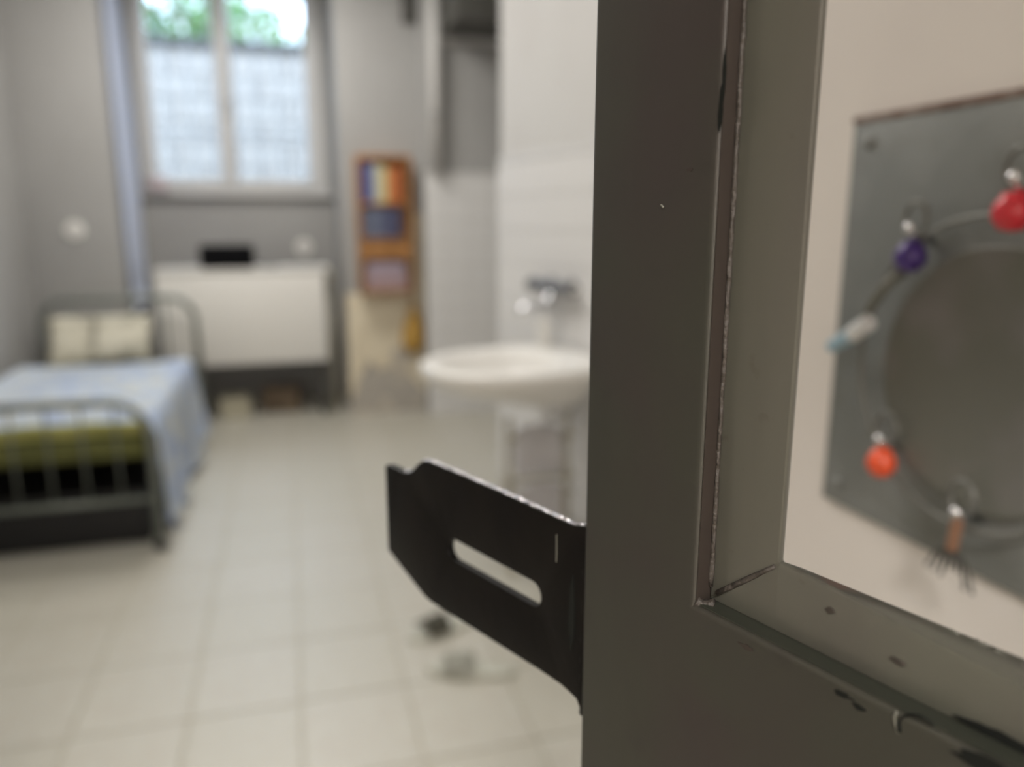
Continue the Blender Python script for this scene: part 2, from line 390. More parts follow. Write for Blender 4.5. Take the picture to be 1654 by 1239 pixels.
# bracket under the ceiling beside the pipe
t = tag(empty('wall_bracket', (.86, YF, 2.78)), 'dark angular bracket high on the grey wall beside the duct', 'bracket')
box('mounting_plate', -.03, .05, -.012, 0, -.08, .34, 'dark', t, .003)
bm = prism([(-.12, .36), (.05, .36), (.05, -.06), (0, -.06)], .05, bev=.004); bm.transform(Matrix.Translation((0, -.062, 0))); link('arm', bm, 'dark', t)
# vertical pipe on the pier
t = tag(empty('drain_pipe', (1.015, AY - .05, 1.725)), 'pale grey vertical pipe rising above the white tiled pier', 'pipe')
link('pipe_run', tube(bmesh.new(), [(0, 0, 0), (0, 0, ZC - 1.726)], .042, 18), 'wall_white', t, True)
for z in (.35, 1.15): link('clamp', tube(bmesh.new(), [(0, 0, z), (0, 0, z + .025)], .046, 18), 'wall_grey', t, True)

# ------------------------------------------------------------------ unseen lamps: ceiling pair, the second added, and an added corridor lamp
for yl, lb in ((2.3, 'wide ceiling lamp fitting nearer the doorway'), (4.55, 'unseen ceiling lamp fitting added to even the light nearer the window bay')):
    t = tag(empty('unseen_ceiling_lamp', (-.25, yl, ZC)), lb, 'lamp', 'ceiling lamps of the cell')
    box('housing', -.64, .64, -.31, .31, -.03, 0, 'box_white', t, .005); box('diffuser', -.62, .62, -.29, .29, -.038, -.03, 'diffuser', t, .003)
t = tag(empty('added_corridor_lamp', (-.45, -1.4, 2.9)), 'unseen lamp fitting added on the corridor ceiling to brighten the jamb', 'lamp')
box('housing', -.2, .2, -.55, .55, -.04, 0, 'box_white', t, .005); box('diffuser', -.17, .17, -.52, .52, -.05, -.04, 'diffuser', t, .003)

# ------------------------------------------------------------------ cabinet in the bay
cx0, cx1, cy0, cy1, cz0, cz1 = -.87, .235, 5.63, 5.98, .405, 1.072
t = tag(empty('white_cabinet', (0, 0, 0)), 'white flat-fronted cabinet raised on legs in the window bay', 'cabinet')
box('carcass', cx0, cx1, cy0 + .02, cy1, cz0, cz1 - .024, 'box_white', t, .003)
box('cabinet_top', cx0 - .012, cx1 + .035, cy0 - .01, cy1 + .01, cz1 - .022, cz1, 'box_white', t, .005)
bm = bx(bmesh.new(), cx0 + .004, cx1 - .004, cy0, cy0 + .018, cz0 + .004, cz1 - .026, .003); link('front_panel', bm, 'box_white', t, 'auto')
h = box('latch', cx1 + .004, cx1 + .03, cy0 + .02, cy0 + .06, .86, 1.03, 'dark', t, .005)
link('side_pipe', tube(bmesh.new(), [(cx1 + .045, cy0 + .10, 0), (cx1 + .045, cy0 + .10, cz1 - .02)], .016, 12), 'cream_metal', t, True)
for x in (cx0 + .04, cx1 - .04):
    for y in (cy0 + .05, cy1 - .04): box('leg', x - .02, x + .02, y - .02, y + .02, 0, cz0, 'dark', t, .003)
t = tag(empty('portable_speaker', (-.405, 5.69, cz1)), 'black rounded portable speaker lying on the white cabinet', 'speaker')
bm = bx(bmesh.new(), -.178, .178, -.06, .06, 0, .162, .032, 5); link('body', bm, 'speaker', t, True)
link('cable', tube(bmesh.new(), [(.16, .02, .04), (.20, .03, .02), (.26, .05, .006), (.33, .08, .006)], .005, 6), 'black', t, True)
t = tag(empty('storage_box', (-.44, 5.85, 0), .1), 'tan box on the floor under the white cabinet, left one', 'box')
box('body', -.10, .10, -.12, .12, 0, .11, 'cream_metal', t, .006); box('lid', -.106, .106, -.126, .126, .10, .135, 'cream_metal', t, .006)
t = tag(empty('storage_box', (-.10, 5.92, 0), -.15), 'dark brown box under the white cabinet near the centre', 'box')
M['brown_box'] = vary(mat('dull_brown_card', (.12, .085, .055), .8), (.2, .15, .1), 10)
box('body', -.13, .13, -.10, .10, 0, .15, 'brown_box', t, .006); box('lid', -.136, .136, -.106, .106, .13, .17, 'brown_box', t, .006)

# bluish white sheet added to paint the skylight on the bay's left side
M['skylit_sheet'] = bump(mat('pale_blue_skylit_sheet', (.80, .85, .97), .9), 150, .2, .002)
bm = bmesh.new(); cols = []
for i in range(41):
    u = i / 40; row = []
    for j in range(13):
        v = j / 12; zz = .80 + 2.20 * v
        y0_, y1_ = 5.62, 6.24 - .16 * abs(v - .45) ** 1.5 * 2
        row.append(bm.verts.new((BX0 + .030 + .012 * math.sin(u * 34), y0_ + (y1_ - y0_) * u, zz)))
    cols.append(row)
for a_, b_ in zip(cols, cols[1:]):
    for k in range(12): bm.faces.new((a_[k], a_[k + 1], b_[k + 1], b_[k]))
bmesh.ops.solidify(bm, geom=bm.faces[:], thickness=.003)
t = tag(empty('bay_skylit_sheet', (0, 0, 0)), 'narrow bluish white sheet painting skylight on the left side of the window bay', 'skylit_sheet')
link('skylit_cloth', bm, 'skylit_sheet', t, True)
link('skylit_sheet_rod', tube(bmesh.new(), [(BX0 + .03, 5.60, 3.01), (BX0 + .03, YB - .03, 3.01)], .009, 10), 'pvc', t, True)

# small crumpled cloth on the sill
bm = bmesh.new(); bmesh.ops.create_icosphere(bm, subdivisions=3, radius=1)
for v in bm.verts:
    n_ = noise.noise(v.co * 1.7) * .35 + noise.noise(v.co * 4) * .15
    v.co *= 1 + n_; v.co.x *= .085; v.co.y *= .05; v.co.z *= .07
    v.co.z = max(v.co.z, -.045)
tag(link('sill_cloth', bm, 'fabric_pink', None, True, (-.88, YB - .105 + .05, 1.643)), 'small faded pink cloth bundle on the left end of the window sill', 'cloth')

# ------------------------------------------------------------------ wooden shelf with books
sh = tag(empty('wall_shelf', (.655, YF, .90)), 'narrow orange wooden shelf unit hanging on the grey wall', 'shelf')
W2, Hs, dp = .185, .93, .16
for x in (-W2, W2 - .022): box('side_panel', x, x + .022, -dp, -.001, 0, Hs, 'wood', sh, .003)
box('back_panel', -W2 + .022, W2 - .022, -.012, -.001, .0, Hs, 'wood', sh)
box('top_board', -W2 + .022, W2 - .022, -dp, -.012, Hs - .03, Hs, 'wood', sh, .003)
for z in (0, .23, .36, .60): box('shelf_board', -W2 + .022, W2 - .022, -dp + .004, -.012, z, z + .018, 'wood', sh, .002)
box('front_rail', -W2 + .022, W2 - .022, -dp, -dp + .012, .248, .34, 'wood', sh, .002)
def book(x, z, wd, ht, col, label, lean=0, grp=None, dpt=.11, flat=False):
    key = 'bk%.2f%.2f%.2f' % col
    if key not in M: M[key] = mat('book_cover', col, .5)
    if 'pages' not in M: M['pages'] = mat('book_pages', (.7, .66, .56), .8)
    t = tag(empty('book', (.655 + x, YF - .145, .90 + z)), label, 'book', grp)
    t.rotation_euler = (0, lean, 0)
    bm = bmesh.new()
    if flat:
        bx(bm, 0, wd, 0, dpt, 0, .002); bx(bm, 0, wd, 0, dpt, ht - .002, ht); bx(bm, 0, wd, 0, .002, .002, ht - .002)
        link('cover', bm, key, t); box('pages', .003, wd - .003, .002, dpt - .003, .0022, ht - .0022, 'pages', t)
    else:
        bx(bm, 0, .002, 0, dpt, 0, ht); bx(bm, wd - .002, wd, 0, dpt, 0, ht); bx(bm, .002, wd - .002, 0, .002, 0, ht)
        link('cover', bm, key, t); box('pages', .0022, wd - .0022, .002, dpt - .003, .003, ht - .003, 'pages', t)
g1 = 'books on the top shelf of the wooden unit'
x = -.155
for wd, ht, col, lb in ((.05, .255, (.02, .045, .20), 'thick dark blue book at the left end of the top shelf'), (.032, .245, (.22, .22, .38), 'lavender blue book beside the dark blue one'),
                        (.035, .25, (.48, .50, .40), 'pale greenish book in the middle of the top shelf'), (.045, .235, (.58, .50, .26), 'wide cream yellow book on the top shelf'),
                        (.04, .225, (.48, .17, .04), 'orange book right of the cream one'), (.042, .24, (.55, .15, .05), 'red-orange book at the right end of the top shelf')):
    book(x, .619, wd, ht, col, lb, grp=g1); x += wd + .004
g2 = 'slate blue volumes on the middle shelf'
x = -.15
for k, (wd, ht, col) in enumerate(((.05, .195, (.11, .125, .19)), (.05, .20, (.12, .14, .20)), (.05, .20, (.10, .115, .19)), (.045, .195, (.055, .06, .12)), (.045, .20, (.075, .08, .15)))):
    book(x, .379, wd, ht, col, ['slate blue volume at the left end of the middle shelf', 'grey-blue volume second from the left on the middle shelf', 'slate volume in the centre of the middle shelf',
         'dark navy volume fourth on the middle shelf', 'navy volume at the right end of the middle shelf'][k], grp=g2); x += wd + .003
g3 = 'lilac pads stacked on the lowest shelf'
for k, (ht, col) in enumerate(((.07, (.34, .235, .24)), (.065, (.36, .27, .31)), (.06, (.33, .27, .33)))):
    book(-.145 + .004 * k, .018 + sum((.07, .065, .06)[:k]), .285 - .012 * k, ht, col, ['dusky pink pad at the bottom of the stack on the lowest shelf', 'pinkish lilac pad in the middle of the lowest shelf stack', 'lilac pad on top of the lowest shelf stack'][k], grp=g3, flat=True)

# mustard bag hanging at the pier corner
t = tag(empty('hanging_bag', (.845, YF - .055, .62)), 'mustard cloth bag hanging on the cream plaster beside the tiled pier', 'bag')
bm = lathe(bmesh.new(), [(0, -.17), (.05, -.165), (.078, -.11), (.082, -.04), (.066, .04), (.042, .11), (.022, .16), (.016, .18), (0, .185)], n=24, sx=1, sy=.5)
for v in bm.verts:
    a = math.atan2(v.co.y, v.co.x); v.co.x *= 1 + .09 * math.sin(5 * a + v.co.z * 14); v.co.y *= 1 + .09 * math.sin(5 * a + v.co.z * 14)
link('body', bm, 'mustard', t, True)
link('strap', tube(bmesh.new(), [(-.01, 0, .17), (-.006, .02, .24), (0, .03, .27), (.006, .02, .24), (.01, 0, .17)], .004, 6), 'mustard', t, True)
link('hook', tube(bmesh.new(), [(0, .053, .26), (0, .02, .26), (0, .008, .28)], .004, 8), 'steel_grey', t, True)

# ------------------------------------------------------------------ bed
BXL, BXR, BF, BH = -1.50, -.605, 3.42, 5.36
bed = tag(empty('metal_bed', (0, 0, 0)), 'single bed with grey tubular steel head and foot ends', 'bed')
def arch(y, h, r=.16, n=8):
    p = [(BXL, y, 0), (BXL, y, h - r)]
    for k in range(1, n): a = PI - k / n * PI / 2; p.append((BXL + r + r * math.cos(a), y, h - r + r * math.sin(a)))
    p.append((BXL + r, y, h)); p.append((BXR - r, y, h))
    for k in range(1, n): a = PI / 2 - k / n * PI / 2; p.append((BXR - r + r * math.cos(a), y, h - r + r * math.sin(a)))
    p += [(BXR, y, h - r), (BXR, y, 0)]
    return p
fb = link('footboard', tube(bmesh.new(), arch(BF, .665), .018, 14), 'bed_metal', bed, True)
link('rail', tube(bmesh.new(), [(BXL, BF, .235), (BXR, BF, .235)], .014, 10), 'bed_metal', fb, True)
for k in range(6):
    x = BXL + (k + 1) * (BXR - BXL) / 7
    link('upright', tube(bmesh.new(), [(x, BF, .235), (x, BF, .655)], .0055, 8), 'bed_metal', fb, True)
hb = link('headboard', tube(bmesh.new(), arch(BH, .915), .02, 14), 'head_metal', bed, True)
link('rail', tube(bmesh.new(), [(BXL, BH, .50), (BXR, BH, .50)], .012, 10), 'head_metal', hb, True)
for k in range(4):
    x = BXL + (k + 1) * (BXR - BXL) / 5
    link('upright', tube(bmesh.new(), [(x, BH, .50), (x, BH, .905)], .008, 8), 'head_metal', hb, True)
for x in (BXL, BXR): box('side_rail', x - .012, x + .012, BF + .015, BH - .015, .34, .39, 'bed_metal', bed, .003)
for k in range(9):
    y = BF + .15 + k * .2
    box('slat', BXL + .012, BXR - .012, y, y + .06, .384, .40, 'wood', bed, .002)
for x in (BXL, BXR):
    for y in (BF, BH): link('foot_cap', tube(bmesh.new(), [(x, y, 0), (x, y, .04)], .022, 12), 'black', bed, True)
# mattress
bm = bx(bmesh.new(), BXL + .03, BXR - .02, BF + .03, BH - .03, .402, .505, .035, 4)
ma = tag(link('mattress', bm, 'olive', None, True), 'olive green mattress on the steel bed frame', 'mattress')
# folded yellow olive blanket at the foot end
bm = bx(bmesh.new(), BXL + .02, BXR + .0, BF + .03, BF + .098, .507, .562, .022, 4)
bmesh.ops.subdivide_edges(bm, edges=bm.edges[:], cuts=3, use_grid_fill=True)
for v in bm.verts: v.co += Vector((0, noise.noise(v.co * 6) * .01, noise.noise(v.co * 5 + Vector((9, 0, 0))) * .012))
tag(link('folded_blanket', bm, 'olive_light', None, True), 'yellow-green blanket folded across the foot of the mattress', 'blanket')
# blue cover: a sheet laid over the bed, hanging on the near long side
bm = bmesh.new(); nu, nv = 60, 70; grid = []
x_in, x_out, zt = BXL + .01, BXR + .015, .585
for j in range(nv + 1):
    y = BF + .12 + (BH - .42 - BF - .12) * j / nv; row = []
    for i in range(nu + 1):
        s = i / nu * 1.36
        wtop = x_out - x_in - .05
        fn = noise.noise(Vector((s * 3, y * 2.6, 1)))
        drop = .40 + .06 * math.sin(y * 3.1) + (.05 if y < 4 else 0)
        if s < wtop:
            x, z = x_in + s, zt + .03 * fn + .02 * math.sin(y * 2 + s * 3)
        else:
            q = min((s - wtop) / .08, 1); a = q * PI / 2
            x = x_in + wtop + .05 * math.sin(a); z = zt - .05 * (1 - math.cos(a)) + .03 * fn * (1 - q)
            if s > wtop + .08:
                qq = (s - wtop - .08) / (1.36 - wtop - .08)
                z -= qq * drop; x += .028 * math.sin(y * 17 + 2.1 * math.sin(y * 5)) * qq + .03 * qq
        if j < 4: z -= (4 - j) ** 2 * .003
        hang = max(0, s - wtop) / (1.36 - wtop)
        row.append(bm.verts.new((x, y - .10 * min(1, hang * 2) * (1 - j / nv), z - .07 * hang * (1 - j / nv))))
    grid.append(row)
for j in range(nv):
    for i in range(nu): bm.faces.new((grid[j][i], grid[j][i + 1], grid[j + 1][i + 1], grid[j + 1][i]))
bmesh.ops.solidify(bm, geom=bm.faces[:], thickness=.022)
tag(link('bed_cover', bm, 'cover', None, True), 'light blue and white patterned cover spread over the bed', 'blanket')
def pillow(name, x, y, z, sx, sy, sz, rx, m, label, rz=0):
    bm = bmesh.new(); bmesh.ops.create_grid(bm, x_segments=18, y_segments=14, size=1)
    top = list(bm.verts)
    ret = bmesh.ops.duplicate(bm, geom=bm.faces[:]); low = [v for v in ret['geom'] if isinstance(v, bmesh.types.BMVert)]
    for vs, sg in ((top, 1), (low, -1)):
        for v in vs:
            u, w_ = v.co.x, v.co.y; h_ = ((1 - u ** 4) * (1 - w_ ** 4)) ** .5 if abs(u) < 1 and abs(w_) < 1 else 0
            pin = 1 - .06 * (1 - abs(u)) * abs(w_) - .06 * (1 - abs(w_)) * abs(u)
            v.co = Vector((u * sx * pin, w_ * sy * pin, sg * sz * h_ * (1 + .2 * noise.noise(Vector((u * 2, w_ * 2, sg))))))
    bmesh.ops.remove_doubles(bm, verts=bm.verts, dist=.0015)
    o = link(name, bm, m, None, True, (x, y, z)); o.rotation_euler = (rx, 0, rz); return tag(o, label, 'pillow')
pillow('pillow', -1.19, 5.215, .665, .25, .17, .06, 1.15, 'pillow', 'cream patterned pillow propped against the left of the headboard', .05)
pillow('pillow', -1.0, 5.09, .695, .17, .15, .05, 1.12, 'pillow', 'smaller cream pillow leaning beside the bigger one at the headboard', -.08)
t = tag(empty('storage_crate', (-1.06, 4.25, 0)), 'black low storage box pushed under the bed', 'box')
box('body', -.40, .40, -.72, .72, 0, .22, 'black', t, .01); box('lid', -.41, .41, -.73, .73, .22, .25, 'black', t, .008)

# ------------------------------------------------------------------ washbasin
t = tag(empty('washbasin', on_wall(.80, .02, .87), RA), 'white ceramic washbasin projecting from the tiled wall', 'basin')
bm = bmesh.new(); n = 40
def ringf(off, dz, sc=1, bowl=0):
    """outline of the basin in local x (towards -X) and y"""
    vs = []
    for k in range(n):
        a = 2 * PI * k / n; c_, s_ = math.cos(a), math.sin(a)
        ex, ey = (.345 - off), (.315 - off)
        x = -.325 + ex * (abs(c_) ** (.62 if c_ > 0 else .95)) * (1 if c_ > 0 else -1)
        y = ey * (abs(s_) ** (.75 if c_ > 0 else .95)) * (1 if s_ > 0 else -1)
        x = min(x * 1.05, -.002)
        vs.append(bm.verts.new((x * sc, y * sc, dz)))
    return vs
def bowlf(r, dz): return [bm.verts.new((-.39 + .255 * r * math.cos(2 * PI * k / n), .235 * r * math.sin(2 * PI * k / n), dz)) for k in range(n)]
def low(ex, ey, cx_, dz):
    return [bm.verts.new((min(cx_ + ex * math.cos(2 * PI * k / n), -.002), ey * math.sin(2 * PI * k / n), dz)) for k in range(n)]
rings = [low(.10, .09, -.16, -.185), low(.17, .16, -.20, -.17), low(.25, .24, -.27, -.125), ringf(.05, -.085), ringf(.012, -.06), ringf(.003, -.04), ringf(0, -.02), ringf(.006, -.004), ringf(.016, 0), ringf(.045, .001), bowlf(1.0, -.004), bowlf(.96, -.02), bowlf(.91, -.06), bowlf(.80, -.105), bowlf(.5, -.135), bowlf(.1, -.142)]
for A, B in zip(rings, rings[1:]):
    for k in range(n): bm.faces.new((A[k], A[(k + 1) % n], B[(k + 1) % n], B[k]))
bm.faces.new(rings[0]); bm.faces.new(rings[-1])
link('basin_bowl', bm, 'ceramic', t, True)
bm = lathe(bmesh.new(), [(0, 0), (.024, 0), (.024, .003), (.012, .005), (0, .004)], (-.39, 0, -.141), 16); link('drain', bm, 'chrome', t, True)
link('waste_pipe', tube(bmesh.new(), [(-.16, .05, -.18), (-.16, .05, -.24), (-.14, .05, -.27), (-.10, .05, -.27), (-.08, .05, -.24), (-.02, .05, -.24)], .018, 12), 'ceramic', t, True)
# tap
t = tag(empty('wall_mixer_tap', on_wall(.60, .014, 1.125), RA), 'chrome wall mixer tap above the white washbasin', 'tap')
for y in (-.085, .085):
    bm = lathe(bmesh.new(), [(0, 0), (.034, 0), (.034, .006), (.018, .012), (.014, .05), (0, .05)], n=20); bm.transform(Matrix.Rotation(-PI / 2, 4, 'Y')); bm.transform(Matrix.Translation((0, y, 0))); link('rosette', bm, 'steel_grey', t, 'auto')
link('tap_body', tube(bmesh.new(), [(-.055, -.13, 0), (-.055, .13, 0)], .027, 18), 'steel_grey', t, 'auto')
for y, sg in ((-.155, -1), (.155, 1)):
    h = link('tap_handle', tube(bmesh.new(), [(-.055, y - .028, 0), (-.055, y - .01, 0), (-.055, y + .01, 0), (-.055, y + .028, 0)], [.024, .033, .033, .024], 8), 'steel_grey', t, 'auto')
    link('indicator', tube(bmesh.new(), [(-.055, y + sg * .028, 0), (-.055, y + sg * .033, 0)], .013, 12), 'box_white', h, 'auto')
link('spout', tube(bmesh.new(), [(-.055, 0, -.01), (-.06, 0, -.05), (-.09, .0, -.08), (-.13, 0, -.085), (-.17, 0, -.08), (-.195, 0, -.095), (-.20, 0, -.12)], [.017, .018, .020, .024, .024, .020, .016], 14), 'chrome', t, True)
# white cup and soap on the ledge
t = tag(empty('soap_bottle', on_wall(.60, .10, .8705), RA), 'small white pump bottle on the wall side ledge of the basin', 'bottle')
link('body', lathe(bmesh.new(), [(0, 0), (.026, 0), (.029, .006), (.029, .10), (.022, .118), (.010, .122), (.010, .13), (0, .13)], n=20), 'box_white', t, True)
link('pump', tube(bmesh.new(), [(0, 0, .128), (0, 0, .155), (-.012, 0, .16), (-.04, 0, .156)], .005, 8), 'box_white', t, True)

# ------------------------------------------------------------------ towel rack under the basin
RX, RY = .93, 2.86
t = tag(empty('towel_rack', (RX, RY, 0)), 'cream metal towel rack standing under the washbasin', 'rack')
for x in (-.125, .125):
    link('post', tube(bmesh.new(), [(x, 0, .02), (x, 0, .63)], .012, 10), 'cream_metal', t, True)
    link('foot', tube(bmesh.new(), [(x, -.11, .012), (x, .11, .012)], .012, 10), 'cream_metal', t, True)
for z in (.54, .365, .293): link('rung', tube(bmesh.new(), [(-.125, 0, z), (.155, 0, z)], .011, 10), 'cream_metal', t, True)
def towel(x, y, z, w_, drop, label, th=.018):
    bm = bmesh.new(); pr = []
    for k in range(9): a = PI * k / 8; pr.append((-math.cos(a) * .026, math.sin(a) * .026))
    pr = [(-.03, -drop)] + [(-.028, -drop * .5)] + pr + [(.028, -drop * .5), (.030, -drop * .9)]
    cols = []
    for i in range(15):
        u = i / 14; xx = -w_ / 2 + w_ * u; rnd = 1 - (2 * abs(u - .5)) ** 5
        cols.append([bm.verts.new((xx, p[0] * (1 + .15 * math.sin(u * 9)) , p[1] - (1 - rnd) * .028)) for p in pr])
    for a_, b_ in zip(cols, cols[1:]):
        for k in range(len(pr) - 1): bm.faces.new((a_[k], a_[k + 1], b_[k + 1], b_[k]))
    bmesh.ops.solidify(bm, geom=bm.faces[:], thickness=th)
    return tag(link('hand_towel', bm, 'towel', None, True, (x, y, z)), label, 'towel', 'white towels on the cream rack')
towel(RX + .0, RY, .565, .185, .165, 'white towel folded over the top rung of the cream rack')
towel(RX + .01, RY, .318, .185, .20, 'white towel hanging on the lower rung of the cream rack')

# ------------------------------------------------------------------ slippers on the floor
def slipper(x, y, rz, label, strap):
    t = tag(empty('slipper', (x, y, .0), rz), label, 'slipper', 'pair of slippers on the tiles')
    out = [(.04 * math.sin(2 * PI * k / 24) * (1.05 if math.cos(2 * PI * k / 24) > 0 else .82), .125 * math.cos(2 * PI * k / 24)) for k in range(24)]
    bm = prism([(a, b_) for a, b_ in out], .02, bev=.004); bm.transform(Matrix.Rotation(-PI / 2, 4, 'X')); bm.transform(Matrix.Translation((0, 0, .002)))
    for v in bm.verts: v.co.z = abs(v.co.z)
    link('sole', bm, 'slipper', t)
    bm = bmesh.new(); cols = []
    for j in range(6):
        yy = .0 + .075 * j / 5 if True else 0; row = []
        for i in range(11):
            a = PI * i / 10; row.append(bm.verts.new((.043 * math.cos(a), yy, .018 + .042 * math.sin(a) * (1 - .3 * j / 5))))
        cols.append(row)
    for a_, b_ in zip(cols, cols[1:]):
        for k in range(10): bm.faces.new((a_[k], a_[k + 1], b_[k + 1], b_[k]))
    bmesh.ops.solidify(bm, geom=bm.faces[:], thickness=.004)
    link('strap', bm, strap, t, True)
    t.scale = (1.2, 1.15, 1.1)
slipper(.45, 2.42, 1.9, 'pale slipper with a dark strap, partly behind the black hasp', 'slipper_dark')
slipper(.48, 2.14, 1.2, 'pale slipper lying below its pair on the tiles', 'slipper')

# ------------------------------------------------------------------ the steel door in the foreground
# local frame: x = along the leaf towards the hinge (s), y = away from the camera side (depth), z up
O = Vector((.0869, .2192, 0)); e_ = Vector((.3316, -.9434, 0)); n_ = Vector((.9434, .3316, 0))   # n_ points away from the camera
rz = math.atan2(e_.y, e_.x)
door = tag(empty('steel_door', O, rz), 'dark olive painted steel cell door standing open, with a hatch opening', 'door')
# local y axis after rotation = (-sin, cos) = (.9434,.3316) -> away from the camera
DW, ZB, ZT = .80, .06, 2.06
hx0, hx1, hz0, hz1 = .0472, .60, 1.2955, 1.72      # hatch recess
bm = prism([(0, ZB), (DW, ZB), (DW, ZT), (0, ZT)], .006, [[(hx0, hz0), (hx1, hz0), (hx1, hz1), (hx0, hz1)]], bev=.0022)
link('face_sheet', bm, 'door_paint', door, 'auto')
# hollow frame behind the sheet, with edge returns
bm = bmesh.new()
bx(bm, .0006, .047, .0062, .034, ZB, ZT, .002); bx(bm, DW - .047, DW - .0006, .0062, .034, ZB, ZT, .002)
bx(bm, .047, DW - .047, .0062, .034, ZB, ZB + .05, .002); bx(bm, .047, DW - .047, .0062, .034, ZT - .05, ZT, .002)
bx(bm, .047, DW - .047, .0062, .034, hz0 - .05, hz0 - .0005, .002); bx(bm, .047, DW - .047, .0062, .034, hz1 + .0005, hz1 + .05, .002)
bx(bm, hx1 + .0005, hx1 + .05, .0062, .034, hz0, hz1, .002)
link('frame_tube', bm, 'door_paint', door, 'auto')
link('back_sheet', prism([(.047, ZB), (DW - .047, ZB), (DW - .047, hz0 - .05), (.047, hz0 - .05)], .002).copy() if False else bx(bmesh.new(), .047, DW - .047, .034, .036, ZB, hz0 - .05), 'door_paint', door)
# recessed lip of the hatch: mitred angle frame
lw = .0213; ld = .0065
def lip(pts, name):
    """4-point face in (x,z), extruded back"""
    bm = prism(pts, .0022, bev=.0005); bm.transform(Matrix.Translation((0, ld, 0)))
    return link(name, bm, 'lip_paint', door, 'auto')
ix0, ix1, iz0, iz1 = hx0 + lw, hx1 - lw, hz0 + .0186, hz1 - lw
lip([(hx0, hz0), (ix0, iz0), (ix0, iz1), (hx0, hz1)], 'hatch_lip')
# lower leg: the front face falls away and a rounded top face opens towards the hinge side
bm = bmesh.new(); cols = []; NS = 40
zb_ = 1.3100
for i in range(NS + 1):
    s_ = ix0 + (hx1 - ix0) * i / NS
    zf = 1.3146 - min((s_ - ix0) / .058, 1) * .0050
    r_ = .0012
    prof = [(ld + .0005, hz0), (ld, zf - r_), (ld + r_ * .3, zf - r_ * .3), (ld + r_, zf), (.0172, zb_), (.0180, zb_ - .0006), (.0180, hz0)]
    cols.append([bm.verts.new((s_, d_, z_)) for d_, z_ in prof])
for a_, b_ in zip(cols, cols[1:]):
    for k in range(7): bm.faces.new((a_[k], a_[(k + 1) % 7], b_[(k + 1) % 7], b_[k]))
bm.faces.new(cols[0]); bm.faces.new(cols[-1])
p0, p1, p2 = (bm.verts.new((hx0, ld + .0005, hz0)), bm.verts.new((ix0, ld + .0005, hz0)), bm.verts.new((ix0, ld, 1.3146)))
bm.faces.new((p0, p1, p2))
q0, q1, q2 = (bm.verts.new((hx0, ld + .0022, hz0)), bm.verts.new((ix0, ld + .0022, hz0)), bm.verts.new((ix0, ld + .0022, 1.3146)))
bm.faces.new((q0, q1, q2)); bm.faces.new((p0, p2, q2, q0)); bm.faces.new((p0, p1, q1, q0))
link('hatch_lip', bm, 'lip_paint', door, 'auto')
lip([(hx1, hz0), (hx1, hz1), (ix1, iz1), (ix1, iz0)], 'hatch_lip')
lip([(hx0, hz1), (ix0, iz1), (ix1, iz1), (hx1, hz1)], 'hatch_lip')
# welded bead lines: along the stile groove and at the mitre
def bead(pts, r, name='weld_seam', m='weld', seed=1):
    rnd = random.Random(seed); P = []
    for a, b_ in zip(pts, pts[1:]):
        a, b_ = Vector(a), Vector(b_); k = max(2, int((b_ - a).length / .004))
        P += [a.lerp(b_, i / k) + Vector((rnd.uniform(-1, 1), rnd.uniform(-1, 1), rnd.uniform(-1, 1))) * r * .12 for i in range(k)]
    P.append(Vector(pts[-1]))
    return link(name, tube(bmesh.new(), P, [r * rnd.uniform(.8, 1.2) for _ in P], 8), m, door, True)
bead([(hx0 + .0006, ld - .0004, hz0 + .004), (hx0 + .0006, ld - .0004, hz1 - .004)], .0007)
box('groove_shade_strip', hx0 + .001, hx1, .0012, ld, hz0 - .0001, hz0 + .0002, 'ledge_shade_green', door)  # dark strip paints the shade on the recess ledge
box('groove_shade_strip', hx0 - .0001, hx0 + .0002, .0010, ld, hz0, hz1, 'brown_chip_shade', door)  # dark strip paints the shade on the groove's side wall
bead([(hx0 - .0005, .0015, hz0 + .0005), (hx0 + .001, .003, hz0 - .0005), (hx0 + .0035, .0045, hz0 + .0005)], .0014, seed=3)
bead([(hx0 + .003, .0062, hz0 + .003), (ix0 - .001, .0066, iz0 - .001)], .0007, seed=4)
# chips and flakes in the paint
def chip(s, z, r, rx, m, seed, dep=0, name='paint_chip', jag=.4, th=.00025, n=11):
    pts = [(s + a * rx, z + b_ * r / rx * rx / r * r) for a, b_ in blob(n, 1, jag, seed)]
    pts = [(s + a * rx, z + b_ * r) for a, b_ in blob(n, 1, jag, seed)]
    bm = prism(pts, th); bm.transform(Matrix.Translation((0, dep - th * .9, 0)))
    return link(name, bm, m, door)
chip(.1275, 1.2935, .0026, .0100, 'chip', 1, n=16, jag=.25)
chip(.1225, 1.2966, .0013, .0075, 'chip', 11, dep=ld + .0003, n=16, jag=.25)
chip(.0925, 1.2925, .0007, .0022, 'chip', 2)
chip(.0965, 1.2915, .0006, .0018, 'chip', 12)
chip(.0655, 1.2915, .0006, .0022, 'brown_chip_shade', 3)
chip(.0480, 1.4335, .0055, .0006, 'chip', 4)
chip(.0474, 1.4260, .0050, .0006, 'chip', 6)
chip(.0385, 1.4125, .0004, .0009, 'brown_chip_shade', 5)
chip(.0835, 1.3080, .0008, .0013, 'weld', 7, ld)
chip(.1010, 1.3030, .0007, .0022, 'weld', 8, ld)
chip(.0100, 1.2990, .0075, .0012, 'chip', 9) if False else None
def flake(pts, dep=0, m='flake', seed=1, r=.0003):
    rnd = random.Random(seed)
    P = [Vector((s, dep - .0002, z)) for s, z in pts]
    return link('paint_flake', tube(bmesh.new(), P, [r * rnd.uniform(.5, 1.3) for _ in P], 6), m, door, True)
